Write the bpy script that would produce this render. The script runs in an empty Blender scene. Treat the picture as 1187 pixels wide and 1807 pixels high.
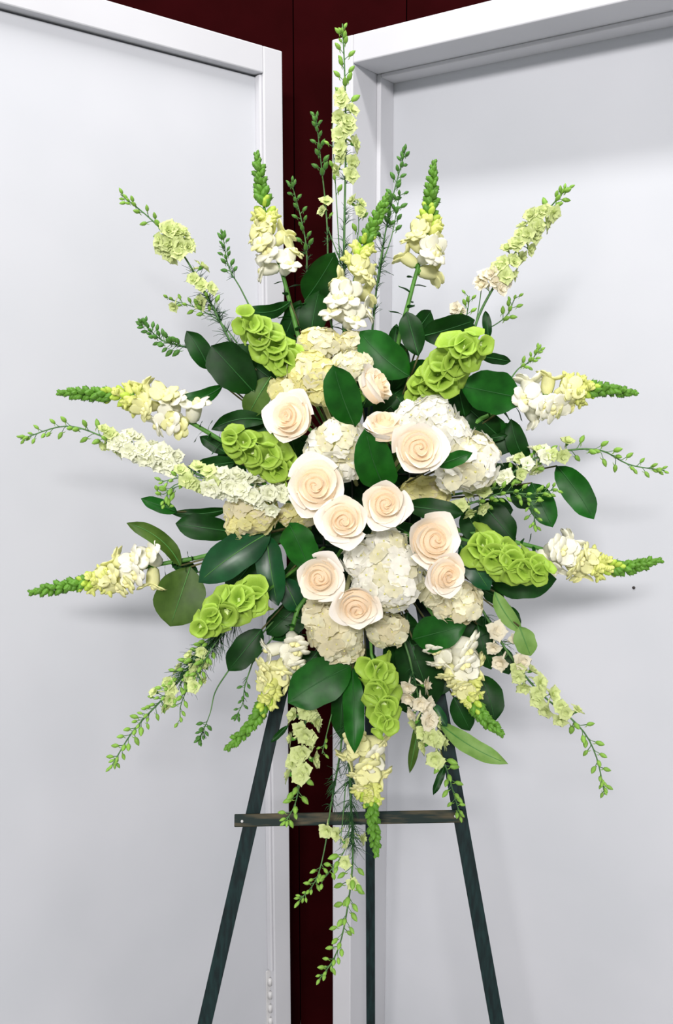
import bpy, math, random
from mathutils import Vector as V, Matrix, Euler
random.seed(11)
sc = bpy.context.scene
COL = sc.collection
# ------------------------------------------------------------------ camera
FPX, IW, IH = 1600.0, 1187.0, 1807.0
PITCH = math.radians(9.46)
CAM = V((0, 0, 1.70))
FWD = V((0, math.cos(PITCH), -math.sin(PITCH)))
UPV = V((0, math.sin(PITCH), math.cos(PITCH)))
RGT = V((1, 0, 0))
cd = bpy.data.cameras.new('camera'); cam = bpy.data.objects.new('camera', cd); COL.objects.link(cam)
cam.location = CAM; cam.rotation_euler = (math.pi/2 - PITCH, 0, 0)
cd.sensor_fit = 'HORIZONTAL'; cd.sensor_width = 36.0; cd.lens = FPX/IW*36.0
cd.clip_start = .05; cd.clip_end = 50
sc.camera = cam
# ------------------------------------------------------------------ light
sc.view_settings.view_transform = 'Standard'; sc.view_settings.look = 'None'
sc.view_settings.gamma = 1.0; sc.view_settings.use_curve_mapping = False
sc.view_settings.exposure = 0.06
wd = bpy.data.worlds.new('room_light'); sc.world = wd; wd.use_nodes = True
wd.node_tree.nodes['Background'].inputs[0].default_value = (.95, .97, 1.0, 1)
wd.node_tree.nodes['Background'].inputs[1].default_value = .345
def area(name, loc, target, sx, sy, energy, col):
    l = bpy.data.lights.new(name, 'AREA'); l.shape = 'RECTANGLE'; l.size = sx; l.size_y = sy
    l.energy = energy; l.color = col
    o = bpy.data.objects.new(name, l); COL.objects.link(o); o.location = loc
    o.rotation_euler = (V(target) - V(loc)).to_track_quat('-Z', 'Y').to_euler()
    return o
area('ceiling_fluorescent', (-.05, .84, 3.75), (0, .9, 0), 1.2, .22, 46, (1, .97, .95))     # tube light overhead
area('ceiling_fluorescent_far', (-.5, -3.4, 3.3), (0, 1.4, 1.4), 1.6, .4, 240, (1, .96, .95))  # next fitting, back in the room

# ------------------------------------------------------------------ helpers
def P(x, y, Y):
    """point of the scene seen at pixel (x, y) lying at distance Y into the room"""
    d = FWD*FPX + RGT*(x - IW/2) + UPV*(IH/2 - y)
    return CAM + d*(Y/d.y)
def pxm(p): return (p - CAM).dot(FWD)/FPX
def PZ(y, X, Y):
    """height of the point seen on image row y above ground position (X, Y)"""
    k = (IH/2 - y)/FPX
    # (z)*(cos) + Y sin ... solve  up/depth = k
    c, s = math.cos(PITCH), math.sin(PITCH)
    return CAM.z + Y*(k*c - s)/(c + k*s)
def link(o, parent=None):
    COL.objects.link(o)
    if parent is not None: o.parent = parent
    return o
def mk(verts, faces, mats, smooth=True, midx=None):
    m = bpy.data.meshes.new('m'); m.from_pydata([tuple(v) for v in verts], [], faces)
    if not isinstance(mats, (list, tuple)): mats = [mats]
    for a in mats: m.materials.append(a)
    if smooth: m.polygons.foreach_set('use_smooth', [True]*len(m.polygons))
    if midx: m.polygons.foreach_set('material_index', midx)
    m.update(); return m
def obj(name, mesh, parent=None, mtx=None, label=None):
    o = bpy.data.objects.new(name, mesh); link(o, parent)
    if mtx is not None: o.matrix_basis = mtx
    if label: o['label'] = label
    return o
def thing(name, label, cat, loc, group=None):
    o = bpy.data.objects.new(name, None); link(o); o.location = loc; o.empty_display_size = .02
    o['label'] = label; o['category'] = cat
    if group: o['group'] = group
    return o
def basis(z, up):
    z = z.normalized(); x = up.cross(z)
    if x.length < 1e-4: x = V((1, 0, .01)).cross(z)
    x.normalize(); y = z.cross(x)
    m = Matrix((x, y, z)).transposed(); return m.to_4x4()
def place(root, loc, z, up, s):
    if not hasattr(s, '__len__'): s = (s, s, s)
    return Matrix.Translation(loc - root.location) @ basis(z, up) @ Matrix.Diagonal((*s, 1))

class MB:
    def __init__(s): s.v = []; s.f = []; s.m = []
    def add(s, vs, fs, mi=0):
        b = len(s.v); s.v += [V(a) for a in vs]; s.f += [tuple(i+b for i in f) for f in fs]; s.m += [mi]*len(fs)
    def grid(s, rows, mi=0, close=False):
        nu = len(rows[0]); vs = [p for r in rows for p in r]; fs = []
        for j in range(len(rows)-1):
            for i in range(nu - (0 if close else 1)):
                a = j*nu+i; b = j*nu+(i+1) % nu; fs.append((a, b, b+nu, a+nu))
        s.add(vs, fs, mi)
    def tube(s, pts, rad, seg=5, mi=0):
        n = len(pts)
        if not hasattr(rad, '__len__'): rad = [rad]*n
        rows = []; ref = None
        for i, p in enumerate(pts):
            t = (pts[min(i+1, n-1)] - pts[max(i-1, 0)]).normalized()
            if ref is None: ref = t.orthogonal().normalized()
            ref = (ref - t*ref.dot(t)).normalized(); b = t.cross(ref)
            rows.append([p + (ref*math.cos(a) + b*math.sin(a))*rad[i] for a in [2*math.pi*k/seg for k in range(seg)]])
        k = len(s.v); s.grid(rows, mi, True)
        s.f.append(tuple(range(k+seg-1, k-1, -1))); s.m.append(mi)
        e = k+(n-1)*seg; s.f.append(tuple(range(e, e+seg))); s.m.append(mi)
    def lathe(s, prof, seg=8, mi=0, off=V((0, 0, 0)), wob=None):
        rows = []
        for j, (r, z) in enumerate(prof):
            row = []
            for k in range(seg):
                a = 2*math.pi*k/seg; rr, zz = (r, z) if wob is None else wob(r, z, a, j)
                row.append(V((rr*math.cos(a), rr*math.sin(a), zz)) + off)
            rows.append(row)
        s.grid(rows, mi, True)
    def petal(s, base, d, n, L, W, bend=0., cup=0., nu=4, nv=4, mi=0, ruf=0., point=.0, ph=0.):
        d = d.normalized(); n = (n - d*n.dot(d)).normalized(); sd = d.cross(n); rows = []
        for j in range(nv+1):
            v = j/nv; w = W*max(.14, math.sqrt(max(0, 1-((v-.56+point*.5)/(.452+point*(.3 if v > .5 else 0)))**2)))*(1-point*max(0, v-.6)*1.6); row = []
            for i in range(nu+1):
                u = 2*i/nu - 1
                edge = 1 - .14*u*u*v
                p = base + d*(L*v*edge) + n*(bend*L*v*v + cup*W*u*u*math.sin(math.pi*min(1, v*.8+.1))) + sd*(u*w)
                if ruf: p += n*(ruf*L*v*math.sin(5*u+ph+3*v))
                row.append(p)
            rows.append(row)
        s.grid(rows, mi)
    def blob(s, c, d, n, rd, rs, rn, mi=0, seg=8, rng=5, bend=0.):
        d = d.normalized(); n = (n-d*n.dot(d)).normalized(); sd = d.cross(n); rows = []
        for j in range(rng+1):
            th = math.pi*(.04+.92*j/rng); row = []
            for i in range(seg):
                a = 2*math.pi*i/seg; x = -math.cos(th); q = math.sin(th)
                w = 1+.10*math.cos(3*a+7*c.x)*(j > rng/2)
                row.append(c+d*(rd*x*w)+sd*(rs*q*math.cos(a)*w)+n*(rn*q*math.sin(a)+bend*rd*x*x+.10*rs*math.cos(2*a+5*x)*(x > 0)*q))
            rows.append(row)
        s.grid(rows, mi, True)
    def box(s, c, ax, ay, az, hx, hy, hz, mi=0):
        vs = [c+ax*(hx*i)+ay*(hy*j)+az*(hz*k) for i in (-1, 1) for j in (-1, 1) for k in (-1, 1)]
        s.add(vs, [(0, 1, 3, 2), (4, 6, 7, 5), (0, 4, 5, 1), (2, 3, 7, 6), (0, 2, 6, 4), (1, 5, 7, 3)], mi)
    def mesh(s, mats, smooth=True): return mk(s.v, s.f, mats, smooth, s.m if any(s.m) else None)
    def rel(s, o): s.v = [p - o for p in s.v]; return s

def spline(pts, n):
    """Catmull-Rom through pts, n+1 samples at even arc length"""
    q = [pts[0]*2-pts[1]] + list(pts) + [pts[-1]*2-pts[-2]]; out = []
    for i in range(1, len(q)-2):
        for k in range(12):
            t = k/12; a, b, c, d = q[i-1:i+3]
            out.append(.5*((2*b)+(c-a)*t+(2*a-5*b+4*c-d)*t*t+(3*b-a-3*c+d)*t**3))
    out.append(pts[-1].copy())
    L = [0]
    for i in range(1, len(out)): L.append(L[-1]+(out[i]-out[i-1]).length)
    res = []; j = 0
    for k in range(n+1):
        s = L[-1]*k/n
        while j < len(L)-2 and L[j+1] < s: j += 1
        f = (s-L[j])/max(1e-9, L[j+1]-L[j]); res.append(out[j].lerp(out[j+1], min(1, f)))
    return res
class Path:
    def __init__(s, pts2, Yb, Yt, n=48):
        m = len(pts2); ps = [P(x, y, Yb+(Yt-Yb)*i/(m-1)) for i, (x, y) in enumerate(pts2)]
        s.p = spline(ps, n); s.n = n
    def at(s, t):
        f = max(0, min(.99999, t))*s.n; i = int(f); return s.p[i].lerp(s.p[i+1], f-i)
    def tan(s, t): return (s.at(min(1, t+.03))-s.at(max(0, t-.03))).normalized()
    def side(s, t, phi):
        T = s.tan(t); A = T.cross(s.at(t)-CAM).normalized(); B = A.cross(T).normalized()
        if B.dot(CAM-s.at(t)) < 0: B = -B
        return A*math.cos(phi)+B*math.sin(phi)

# ------------------------------------------------------------------ materials
def srgb(r, g, b):
    f = lambda c: (c/255/12.92) if c/255 <= .04045 else ((c/255+.055)/1.055)**2.4
    return (f(r), f(g), f(b), 1)
def mat(name, c1, c2=None, rough=.6, spec=.3, scale=60., transl=0., rnd=.10, bump=0., stretch=None, detail=3., coords='Object', lo=.35, hi=.65):
    m = bpy.data.materials.new(name); m.use_nodes = True; nt = m.node_tree; N = nt.nodes; Lk = nt.links
    bs = N['Principled BSDF']; out = N['Material Output']
    tc = N.new('ShaderNodeTexCoord'); mp = N.new('ShaderNodeMapping'); nz = N.new('ShaderNodeTexNoise')
    Lk.new(tc.outputs[coords], mp.inputs[0]); Lk.new(mp.outputs[0], nz.inputs['Vector'])
    if stretch: mp.inputs['Scale'].default_value = stretch
    nz.inputs['Scale'].default_value = scale; nz.inputs['Detail'].default_value = detail
    rp = N.new('ShaderNodeValToRGB'); rp.color_ramp.elements[0].color = c1; rp.color_ramp.elements[1].color = c2 or c1
    rp.color_ramp.elements[0].position = lo; rp.color_ramp.elements[1].position = hi
    Lk.new(nz.outputs[0], rp.inputs[0]); src = rp.outputs[0]
    if rnd:
        oi = N.new('ShaderNodeObjectInfo'); hs = N.new('ShaderNodeHueSaturation'); mr = N.new('ShaderNodeMapRange')
        mr.inputs[3].default_value = 1-rnd; mr.inputs[4].default_value = 1+rnd
        Lk.new(oi.outputs['Random'], mr.inputs[0]); Lk.new(mr.outputs[0], hs.inputs['Value']); Lk.new(src, hs.inputs['Color']); src = hs.outputs[0]
    Lk.new(src, bs.inputs['Base Color'])
    bs.inputs['Roughness'].default_value = rough; bs.inputs['Specular IOR Level'].default_value = spec
    if bump:
        bp = N.new('ShaderNodeBump'); bp.inputs['Strength'].default_value = bump; bp.inputs['Distance'].default_value = .002
        Lk.new(nz.outputs[0], bp.inputs['Height']); Lk.new(bp.outputs[0], bs.inputs['Normal'])
    if transl:
        tr = N.new('ShaderNodeBsdfTranslucent'); mx = N.new('ShaderNodeMixShader'); mx.inputs[0].default_value = transl
        Lk.new(src, tr.inputs[0]); Lk.new(bs.outputs[0], mx.inputs[1]); Lk.new(tr.outputs[0], mx.inputs[2]); Lk.new(mx.outputs[0], out.inputs[0])
    return m
M = {}
M['door'] = mat('white_paint', srgb(198, 199, 203), srgb(205, 206, 210), .55, .2, 3, rnd=0, bump=.04)
M['door2'] = mat('white_paint_panel', srgb(196, 199, 204), srgb(204, 206, 211), .6, .15, 2.2, rnd=0, bump=.05)
M['maroon'] = mat('maroon_paint', srgb(40, 4, 6), srgb(33, 3, 4), .85, .02, 8, rnd=.06)
M['floor'] = mat('grey_floor', srgb(172, 170, 168), srgb(156, 154, 152), .6, .3, 6, rnd=0)
M['easel'] = mat('green_stained_wood', srgb(8, 24, 26), srgb(18, 42, 42), .5, .25, 30, rnd=.05, stretch=(6, 6, .6), bump=.1)
M['bar'] = mat('worn_green_wood', srgb(12, 32, 28), srgb(96, 84, 60), .55, .15, 14, rnd=.05, stretch=(.8, 5, 6), bump=.15, lo=.48, hi=.72)
M['metal'] = mat('painted_metal', srgb(200, 200, 200), srgb(214, 214, 214), .4, .5, 30, rnd=0)
M['nail'] = mat('dark_nail', srgb(60, 56, 54), srgb(40, 38, 36), .5, .4, 30, rnd=0)
M['foam'] = mat('wet_floral_foam', srgb(18, 44, 22), srgb(10, 28, 14), .9, .1, 90, rnd=0, bump=.2)
M['cage'] = mat('dark_plastic', srgb(10, 22, 14), srgb(12, 26, 18), .4, .4, 20, rnd=0)
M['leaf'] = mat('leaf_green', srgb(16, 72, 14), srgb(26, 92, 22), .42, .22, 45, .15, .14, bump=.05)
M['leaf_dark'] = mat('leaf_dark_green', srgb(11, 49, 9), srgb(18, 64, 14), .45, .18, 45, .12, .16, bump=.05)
M['leaf_blue'] = mat('leaf_blue_green', srgb(12, 62, 30), srgb(22, 82, 40), .36, .4, 30, .1, .1, bump=.05)
M['leaf_olive'] = mat('leaf_olive', srgb(58, 86, 24), srgb(74, 104, 36), .5, .3, 45, .15, .10, bump=.05)
M['leaf_light'] = mat('leaf_pale_underside', srgb(104, 144, 66), srgb(124, 160, 82), .55, .3, 45, .15, .08, bump=.05)
M['rib'] = mat('leaf_midrib', srgb(70, 128, 60), srgb(90, 140, 70), .5, .3, 40, rnd=.05)
M['rib_dark'] = mat('leaf_midrib_dark', srgb(36, 88, 38), srgb(44, 96, 44), .5, .3, 40, rnd=.05)
M['twig'] = mat('brown_twig', srgb(64, 62, 34), srgb(92, 92, 50), .6, .3, 80, rnd=.1)
M['stem'] = mat('flower_stem', srgb(66, 116, 44), srgb(90, 142, 58), .5, .3, 60, rnd=.08)
M['stem_dark'] = mat('larkspur_stem', srgb(64, 104, 56), srgb(88, 128, 70), .55, .3, 60, rnd=.08)
M['feather'] = mat('feathery_foliage', srgb(34, 74, 40), srgb(50, 92, 50), .6, .2, 60, rnd=.1)
M['snap_white'] = mat('snapdragon_cream', srgb(248, 246, 222), srgb(250, 249, 235), .55, .2, 50, .25, .04)
M['snap_cream'] = mat('snapdragon_pale_yellow', srgb(238, 237, 166), srgb(244, 243, 190), .55, .2, 50, .25, .05)
M['snap_yel'] = mat('snapdragon_yellow_green', srgb(222, 228, 124), srgb(232, 236, 152), .55, .2, 50, .25, .07)
M['palate'] = mat('snapdragon_throat', srgb(246, 240, 170), srgb(248, 244, 190), .6, .2, 50, .1, .04)
M['snap_bud'] = mat('snapdragon_bud', srgb(168, 200, 66), srgb(194, 216, 90), .5, .3, 60, .15, .1)
M['snap_tip'] = mat('snapdragon_tip_green', srgb(78, 130, 38), srgb(106, 154, 54), .5, .3, 70, .1, .14)
M['calyx'] = mat('calyx_green', srgb(72, 132, 40), srgb(92, 150, 54), .5, .3, 70, .1, .1)
M['lark_white'] = mat('larkspur_white', srgb(240, 243, 212), srgb(247, 248, 230), .6, .2, 60, .25, .04)
M['lark_green'] = mat('larkspur_green_white', srgb(202, 216, 138), srgb(224, 232, 176), .6, .2, 60, .25, .06)
M['lark_blush'] = mat('larkspur_blush', srgb(240, 236, 212), srgb(238, 228, 204), .6, .2, 60, .25, .05)
M['lark_bud'] = mat('larkspur_bud', srgb(112, 164, 56), srgb(150, 190, 84), .5, .3, 90, .15, .12)
M['lark_bud_d'] = mat('larkspur_dark_bud', srgb(64, 116, 44), srgb(90, 138, 60), .5, .3, 90, .1, .12)
M['bell'] = mat('bell_lime', srgb(148, 184, 56), srgb(174, 206, 88), .5, .3, 55, .22, .14)
M['bell_in'] = mat('bell_heart', srgb(218, 232, 160), srgb(228, 240, 176), .5, .3, 55, .1, .05)
M['hyd_white'] = mat('hydrangea_white', srgb(250, 249, 238), srgb(252, 251, 245), .6, .2, 40, .40, .03)
M['hyd_cream'] = mat('hydrangea_cream', srgb(244, 240, 206), srgb(248, 245, 222), .6, .2, 40, .40, .04)
M['hyd_yel'] = mat('hydrangea_yellow', srgb(242, 236, 158), srgb(247, 243, 194), .6, .2, 40, .40, .05)
M['hyd_shaded'] = mat('hydrangea_painted_shade', srgb(228, 220, 180), srgb(238, 231, 202), .6, .2, 40, .40, .05)  # shade on the lower heads, painted into the floret colour
M['hyd_eye'] = mat('hydrangea_eye', srgb(206, 204, 120), srgb(214, 210, 140), .6, .2, 40, rnd=.05)
M['hyd_core'] = mat('hydrangea_stalks', srgb(196, 196, 136), srgb(206, 204, 150), .7, .2, 40, rnd=.05)
M['rose_out'] = mat('rose_ivory', srgb(253, 246, 235), srgb(254, 249, 241), .55, .2, 30, .22, .02)
M['rose_mid'] = mat('rose_cream', srgb(253, 242, 222), srgb(253, 245, 230), .55, .2, 30, .30, .02)
M['rose_in'] = mat('rose_peach_heart', srgb(252, 231, 199), srgb(253, 237, 211), .55, .2, 30, .35, .02)

# ------------------------------------------------------------------ setting
def structure(name, mesh=None, loc=(0, 0, 0)):
    o = bpy.data.objects.new(name, mesh); link(o); o.location = loc; o['kind'] = 'structure'; return o
b = MB(); b.box(V((0, .9, -.05)), V((1, 0, 0)), V((0, 1, 0)), V((0, 0, 1)), 2.4, 1.7, .05)
structure('floor', b.mesh(M['floor'], False))
# maroon boarded wall behind the doors
WY = 2.10
wall = structure('wall_back', None, (0, WY, 0))
b = MB(); b.box(V((0, .04, 1.5)), V((1, 0, 0)), V((0, 1, 0)), V((0, 0, 1)), 2.2, .02, 1.5)
obj('backing', b.mesh(M['maroon'], False), wall)
xs = [-2.2, -1.5, -.86, P(518, 60, WY).x, P(716, 20, WY).x, .8, 1.45, 2.2]
for i in range(len(xs)-1):
    b = MB(); hw = (xs[i+1]-xs[i])/2 - .0012
    b.box(V((0, 0, 1.5)), V((1, 0, 0)), V((0, 1, 0)), V((0, 0, 1)), hw, .02+.001*(i % 2), 1.5)
    obj('board', b.mesh(M['maroon'], False), wall, Matrix.Translation(((xs[i]+xs[i+1])/2, 0, 0)))

class Frame:
    """local frame of a door: s along it from the far edge towards the room, z up, t out of its face"""
    def __init__(s, o, ang, sign):
        s.o = V((o.x, o.y, 0)); s.d = V((sign*math.sin(ang), -math.cos(ang), 0)); s.n = V((-sign*math.cos(ang), -math.sin(ang), 0))
    def box(s, b, s0, s1, z0, z1, t0, t1, mi=0):
        c = s.d*((s0+s1)/2)+V((0, 0, (z0+z1)/2))+s.n*((t0+t1)/2)
        b.box(c, s.d, V((0, 0, 1)), s.n, (s1-s0)/2, (z1-z0)/2, (t1-t0)/2, mi)
    def part(s, name, root, m, *dims, bevel=.0025, label=None):
        b = MB(); s.box(b, *dims); o = obj(name, b.mesh(m, False), root, label=label)
        if bevel:
            md = o.modifiers.new('bevel', 'BEVEL'); md.width = bevel; md.segments = 2
        return o
# left door
cl = P(498, 90, 1.90); FL = Frame(cl, math.radians(47.6), -1); ZL = cl.z
d1 = structure('door_1', None, FL.o)
RL = .020
FL.part('stile', d1, M['door'], 0, .047, 0, ZL, -.045, 0)
FL.part('top_rail', d1, M['door'], .047, 1.05, ZL-.050, ZL, -.045, 0)
FL.part('stile', d1, M['door'], 1.05, 1.10, 0, ZL, -.045, 0)
FL.part('panel', d1, M['door2'], .047, 1.05, 0.0, ZL-.0535, -.045, -RL, bevel=.001)
zb = PZ(1716, *(FL.o+FL.d*.05).xy)
FL.part('bead', d1, M['door'], .047, .0535, zb, ZL-.052, -RL, -.004, bevel=.002)
b = MB()
hg = FL.part('hinge', d1, M['metal'], .047, .058, .15, zb-.004, -RL, -RL+.003, bevel=.0006)
z = zb-.022
for k in range(6):
    b = MB(); c = FL.d*.0505+FL.n*(-RL+.006)
    b.tube([c+V((0, 0, z-.018)), c+V((0, 0, z))], .0048, 10); z -= .034
    obj('hinge_knuckle', b.mesh(M['metal']), hg)
# right door, deep frame
cr = P(585, 70, 1.90); FR = Frame(cr, math.radians(54.5), 1); ZR = cr.z
d2 = structure('door_2', None, FR.o)
DR = .135
FR.part('stile', d2, M['door'], 0, .050, 0, ZR, -DR-.03, 0)
FR.part('top_rail', d2, M['door'], .050, 1.15, ZR-.052, ZR, -DR-.03, 0)
FR.part('stile', d2, M['door'], 1.15, 1.2, 0, ZR, -DR-.03, 0)
FR.part('panel', d2, M['door2'], .050, 1.15, 0, ZR-.052, -DR-.03, -DR, bevel=0)
FR.part('stop_strip', d2, M['door'], .050, .060, 0, ZR-.052, -DR, -.085, bevel=.002)
FR.part('stop_strip', d2, M['door'], .060, 1.15, ZR-.060, ZR-.052, -DR, -.085, bevel=.002)
def on_panel(F, t, x, y):
    r = (P(x, y, 1.0)-CAM); o = F.o+F.n*t; k = (o-CAM).dot(F.n)/r.dot(F.n); return CAM+r*k
for (x, y, t, r) in ((1118, 1037, -DR, .0030), (1033, 60, -.1, .003)):
    c = on_panel(FR, t, x, y)-FR.o; b = MB(); b.tube([c-FR.n*.002, c+FR.n*.0012], r, 8)
    obj('nail', b.mesh(M['nail']), d2, label='small dark nail head')

# ------------------------------------------------------------------ easel
apex = P(651, 540, 1.50)
def to_floor(a, q):
    k = a.z/(a.z-q.z); return a+(q-a)*k
eas = thing('easel', 'dark green stained wooden tripod easel holding up the flower spray', 'easel', V((apex.x, apex.y-.15, 0)))
def stick(name, a, c, w, h, m):
    ax = (c-a).normalized(); n = (CAM-(a+c)/2); n = (n-ax*n.dot(ax)).normalized(); sd = ax.cross(n)
    b = MB(); b.box((a+c)/2-eas.location, sd, ax, n, w/2, (c-a).length/2, h/2)
    o = obj(name, b.mesh(m, False), eas); md = o.modifiers.new('bevel', 'BEVEL'); md.width = .0012; md.segments = 2; return o
lb = to_floor(apex, P(361, 1807, 1.30)); rb = to_floor(apex, P(877, 1807, 1.30)); bb = to_floor(apex+V((0, .02, 0)), P(654, 1807, 1.72))
def on_leg(a, q, y):
    lo, hi = 0., 1.
    for _ in range(40):
        m = (lo+hi)/2; p = a.lerp(q, m); r = p-CAM; yy = IH/2-FPX*r.dot(UPV)/r.dot(FWD)
        if yy < y: lo = m
        else: hi = m
    return a.lerp(q, lo)
for q, w in ((lb, .0225), (rb, .0225), (bb, .0185)):
    t = on_leg(apex, q, 655); stick('leg', t+(V((0, .026, 0)) if q is bb else V((0, 0, 0))), q, w, .012, M['easel'])
tb = on_leg(apex, lb, 675).lerp(on_leg(apex, rb, 675), .5); stick('top_block', tb+V((-.03, .012, 0)), tb+V((.03, .012, 0)), .04, .012, M['easel'])
YB = on_leg(apex, lb, 1447).y-.0135
bar = stick('crossbar', P(414, 1448, YB), P(817, 1440, YB), .0195, .012, M['bar'])
for (x, y) in ((427, 1449), (803, 1440)):
    c = P(x, y, YB-.007)-eas.location; b = MB(); b.tube([c, c+FWD*-.0015], .0022, 8); obj('screw', b.mesh(M['metal']), bar)

# foam block in its cage, tied to the easel
FC = P(645, 900, 1.415)
cg = thing('foam_cage', 'dark green floral foam block in a plastic cage behind the roses', 'floral foam', FC)
b = MB(); b.box(V((0, 0, 0)), RGT, UPV, FWD, .085, .125, .035); o = obj('foam_block', b.mesh(M['foam'], False), cg)
md = o.modifiers.new('bevel', 'BEVEL'); md.width = .012; md.segments = 3
for k in range(5):
    z = -.11+.055*k; b = MB(); q = [(-.088, -.037), (.088, -.037), (.088, .037), (-.088, .037), (-.088, -.037)]
    b.tube([RGT*x+FWD*y+UPV*z for x, y in q], .0022, 5); obj('cage_hoop', b.mesh(M['cage']), cg)
for k in range(4):
    x = -.066+.044*k; b = MB(); b.tube([RGT*x+FWD*-.0375+UPV*-.127, RGT*x+FWD*-.0375+UPV*.127], .002, 5); obj('cage_bar', b.mesh(M['cage']), cg)
def anchor(p, k=.8):
    """where a stem coming from p enters the foam"""
    r = p-FC; x = max(-.07, min(.07, r.dot(RGT)*.3)); y = max(-.11, min(.11, r.dot(UPV)*.35))
    return FC+RGT*x+UPV*y+FWD*-.02

# ------------------------------------------------------------------ leaves
def leaf_mesh(root, bx, by, tx, ty, w, Yb, Yt, m, roll=0., curve=0., bend=.12, fold=.18, wave=.045, wide=.45):
    a = P(bx, by, Yb); c = P(tx, ty, Yt); d = c-a; L = d.length; d.normalize()
    W = w*pxm((a+c)/2)/2
    n = CAM-(a+c)/2; n = (n-d*n.dot(d)).normalized(); sd = d.cross(n)
    q = Matrix.Rotation(roll, 3, d); n = q @ n; sd = q @ sd; W = W/max(.35, abs(math.cos(roll)))
    nv, nu = 12, 6; rows = []; mid = []; ph = random.random()*6
    for j in range(nv+1):
        v = j/nv
        f = (v/wide)**.75 if v < wide else 1-((v-wide)/(1-wide))**2.1
        f = max(0.015, math.sin(math.pi/2*max(0, min(1, f))))
        f = f*(1-.10*v)
        cpt = a+d*(L*v)+sd*(curve*L*4*v*(1-v))+n*(bend*L*4*v*(1-v)*.5-bend*L*v*v*.5)
        row = []
        for i in range(nu+1):
            u = 2*i/nu-1
            p = cpt+sd*(u*f*W*(1+.03*math.sin(17*v+ph)*abs(u)))+n*(fold*W*f*abs(u)**1.3+wave*L*math.sin(7*v+ph+(2 if u > 0 else 0))*abs(u)**2)
            row.append(p-root.location)
        rows.append(row); mid.append(cpt-root.location)
    b = MB(); b.grid(rows); o = obj('leaf', b.mesh(m), root)
    b = MB(); up = n*.0006
    b.tube([p+up for p in mid[:-1]], [.0011*(1-.75*j/nv) for j in range(nv)], 5)
    obj('midrib', b.mesh(M['rib_dark'] if m in (M['leaf_dark'], M['leaf']) else M['rib']), o)
    return a
GL = 'glossy leaves tucked through the flower spray'
def sprig(label, leaves, stem=True):
    k = leaves[0]; base = anchor(P(k[0], k[1], k[5]))
    root = thing('leaf_sprig', label, 'leaf', base, GL)
    ends = []
    for L in leaves:
        kw = L[8] if len(L) > 8 else {}
        ends.append(leaf_mesh(root, *L[:7], M[L[7]], **kw))
    b = MB()
    for e in ends:
        m = base.lerp(e, .5)+FWD*.012
        b.tube([p-root.location for p in spline([base, m, e], 6)], [.0018]*4+[.0014]*3, 5)
    obj('twig', b.mesh(M['twig']), root)
D, G, B_, O, LT = 'leaf_dark', 'leaf', 'leaf_blue', 'leaf_olive', 'leaf_light'
sprig('dark leaf arching left beside the upper left snapdragon stalk', [(512, 532, 428, 545, 27, 1.40, 1.36, D, dict(curve=-.13))])
sprig('pair of broad dark leaves standing against the maroon gap above the hydrangeas', [(538, 530, 592, 448, 60, 1.42, 1.40, D, dict(roll=.3)), (548, 600, 562, 512, 50, 1.40, 1.40, D, dict(roll=-.3)), (500, 600, 530, 530, 36, 1.42, 1.41, D)])
sprig('large dark leaf above and right of the topmost rose', [(722, 664, 634, 584, 72, 1.32, 1.33, G, dict(curve=-.05))])
sprig('dark leaves at the foot of the upper right snapdragon stalk', [(738, 628, 716, 548, 44, 1.34, 1.36, D), (722, 596, 762, 548, 38, 1.37, 1.38, D, dict(roll=.4)), (690, 640, 700, 570, 24, 1.39, 1.40, D)])
sprig('broad dark leaf behind the upper right green bells with a small upright one', [(742, 594, 838, 566, 50, 1.36, 1.35, D, dict(roll=.2)), (862, 598, 856, 548, 17, 1.37, 1.37, D), (800, 640, 835, 570, 40, 1.38, 1.38, D)])
sprig('large veined leaf left of the upper right horizontal snapdragon', [(918, 702, 811, 680, 78, 1.33, 1.31, G, dict(bend=.06, wide=.4)), (845, 628, 902, 638, 20, 1.36, 1.37, D), (820, 735, 800, 655, 46, 1.36, 1.35, D), (880, 770, 820, 715, 46, 1.37, 1.36, D), (890, 775, 850, 730, 40, 1.38, 1.36, G)])
sprig('three dark leaves on one brown twig at the upper left', [(369, 652, 329, 584, 40, 1.37, 1.36, D, dict(curve=.04)), (448, 692, 373, 610, 78, 1.36, 1.34, D, dict(wide=.6)), (394, 680, 300, 707, 28, 1.36, 1.34, G, dict(curve=-.10)), (450, 650, 410, 612, 50, 1.38, 1.38, D)])
sprig('olive leaf with a dark one between the left rose and left hydrangea', [(478, 665, 434, 738, 44, 1.36, 1.36, O, dict(roll=.3)), (470, 742, 373, 758, 34, 1.36, 1.34, D, dict(curve=.1)), (455, 760, 420, 730, 40, 1.38, 1.38, D)])
sprig('dark leaves beside the left clump of green bells', [(415, 815, 340, 826, 32, 1.37, 1.35, D), (400, 800, 352, 770, 24, 1.37, 1.37, D), (430, 850, 385, 800, 50, 1.38, 1.38, D)])
sprig('two slim dark leaves end to end under the left white larkspur', [(312, 903, 249, 880, 26, 1.34, 1.32, G), (405, 898, 300, 905, 20, 1.36, 1.34, D, dict(curve=-.05))])
sprig('rounded dark leaf below the left yellow hydrangea', [(420, 940, 310, 924, 48, 1.35, 1.33, D, dict(wide=.6))])
sprig('twisted olive leaf and a wide hanging one by the lower left snapdragon', [(318, 998, 227, 922, 32, 1.35, 1.32, O, dict(curve=.09, roll=.3)), (336, 1000, 300, 1106, 92, 1.36, 1.34, O, dict(wide=.5, bend=.05)), (350, 1010, 300, 990, 26, 1.37, 1.37, D)])
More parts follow.
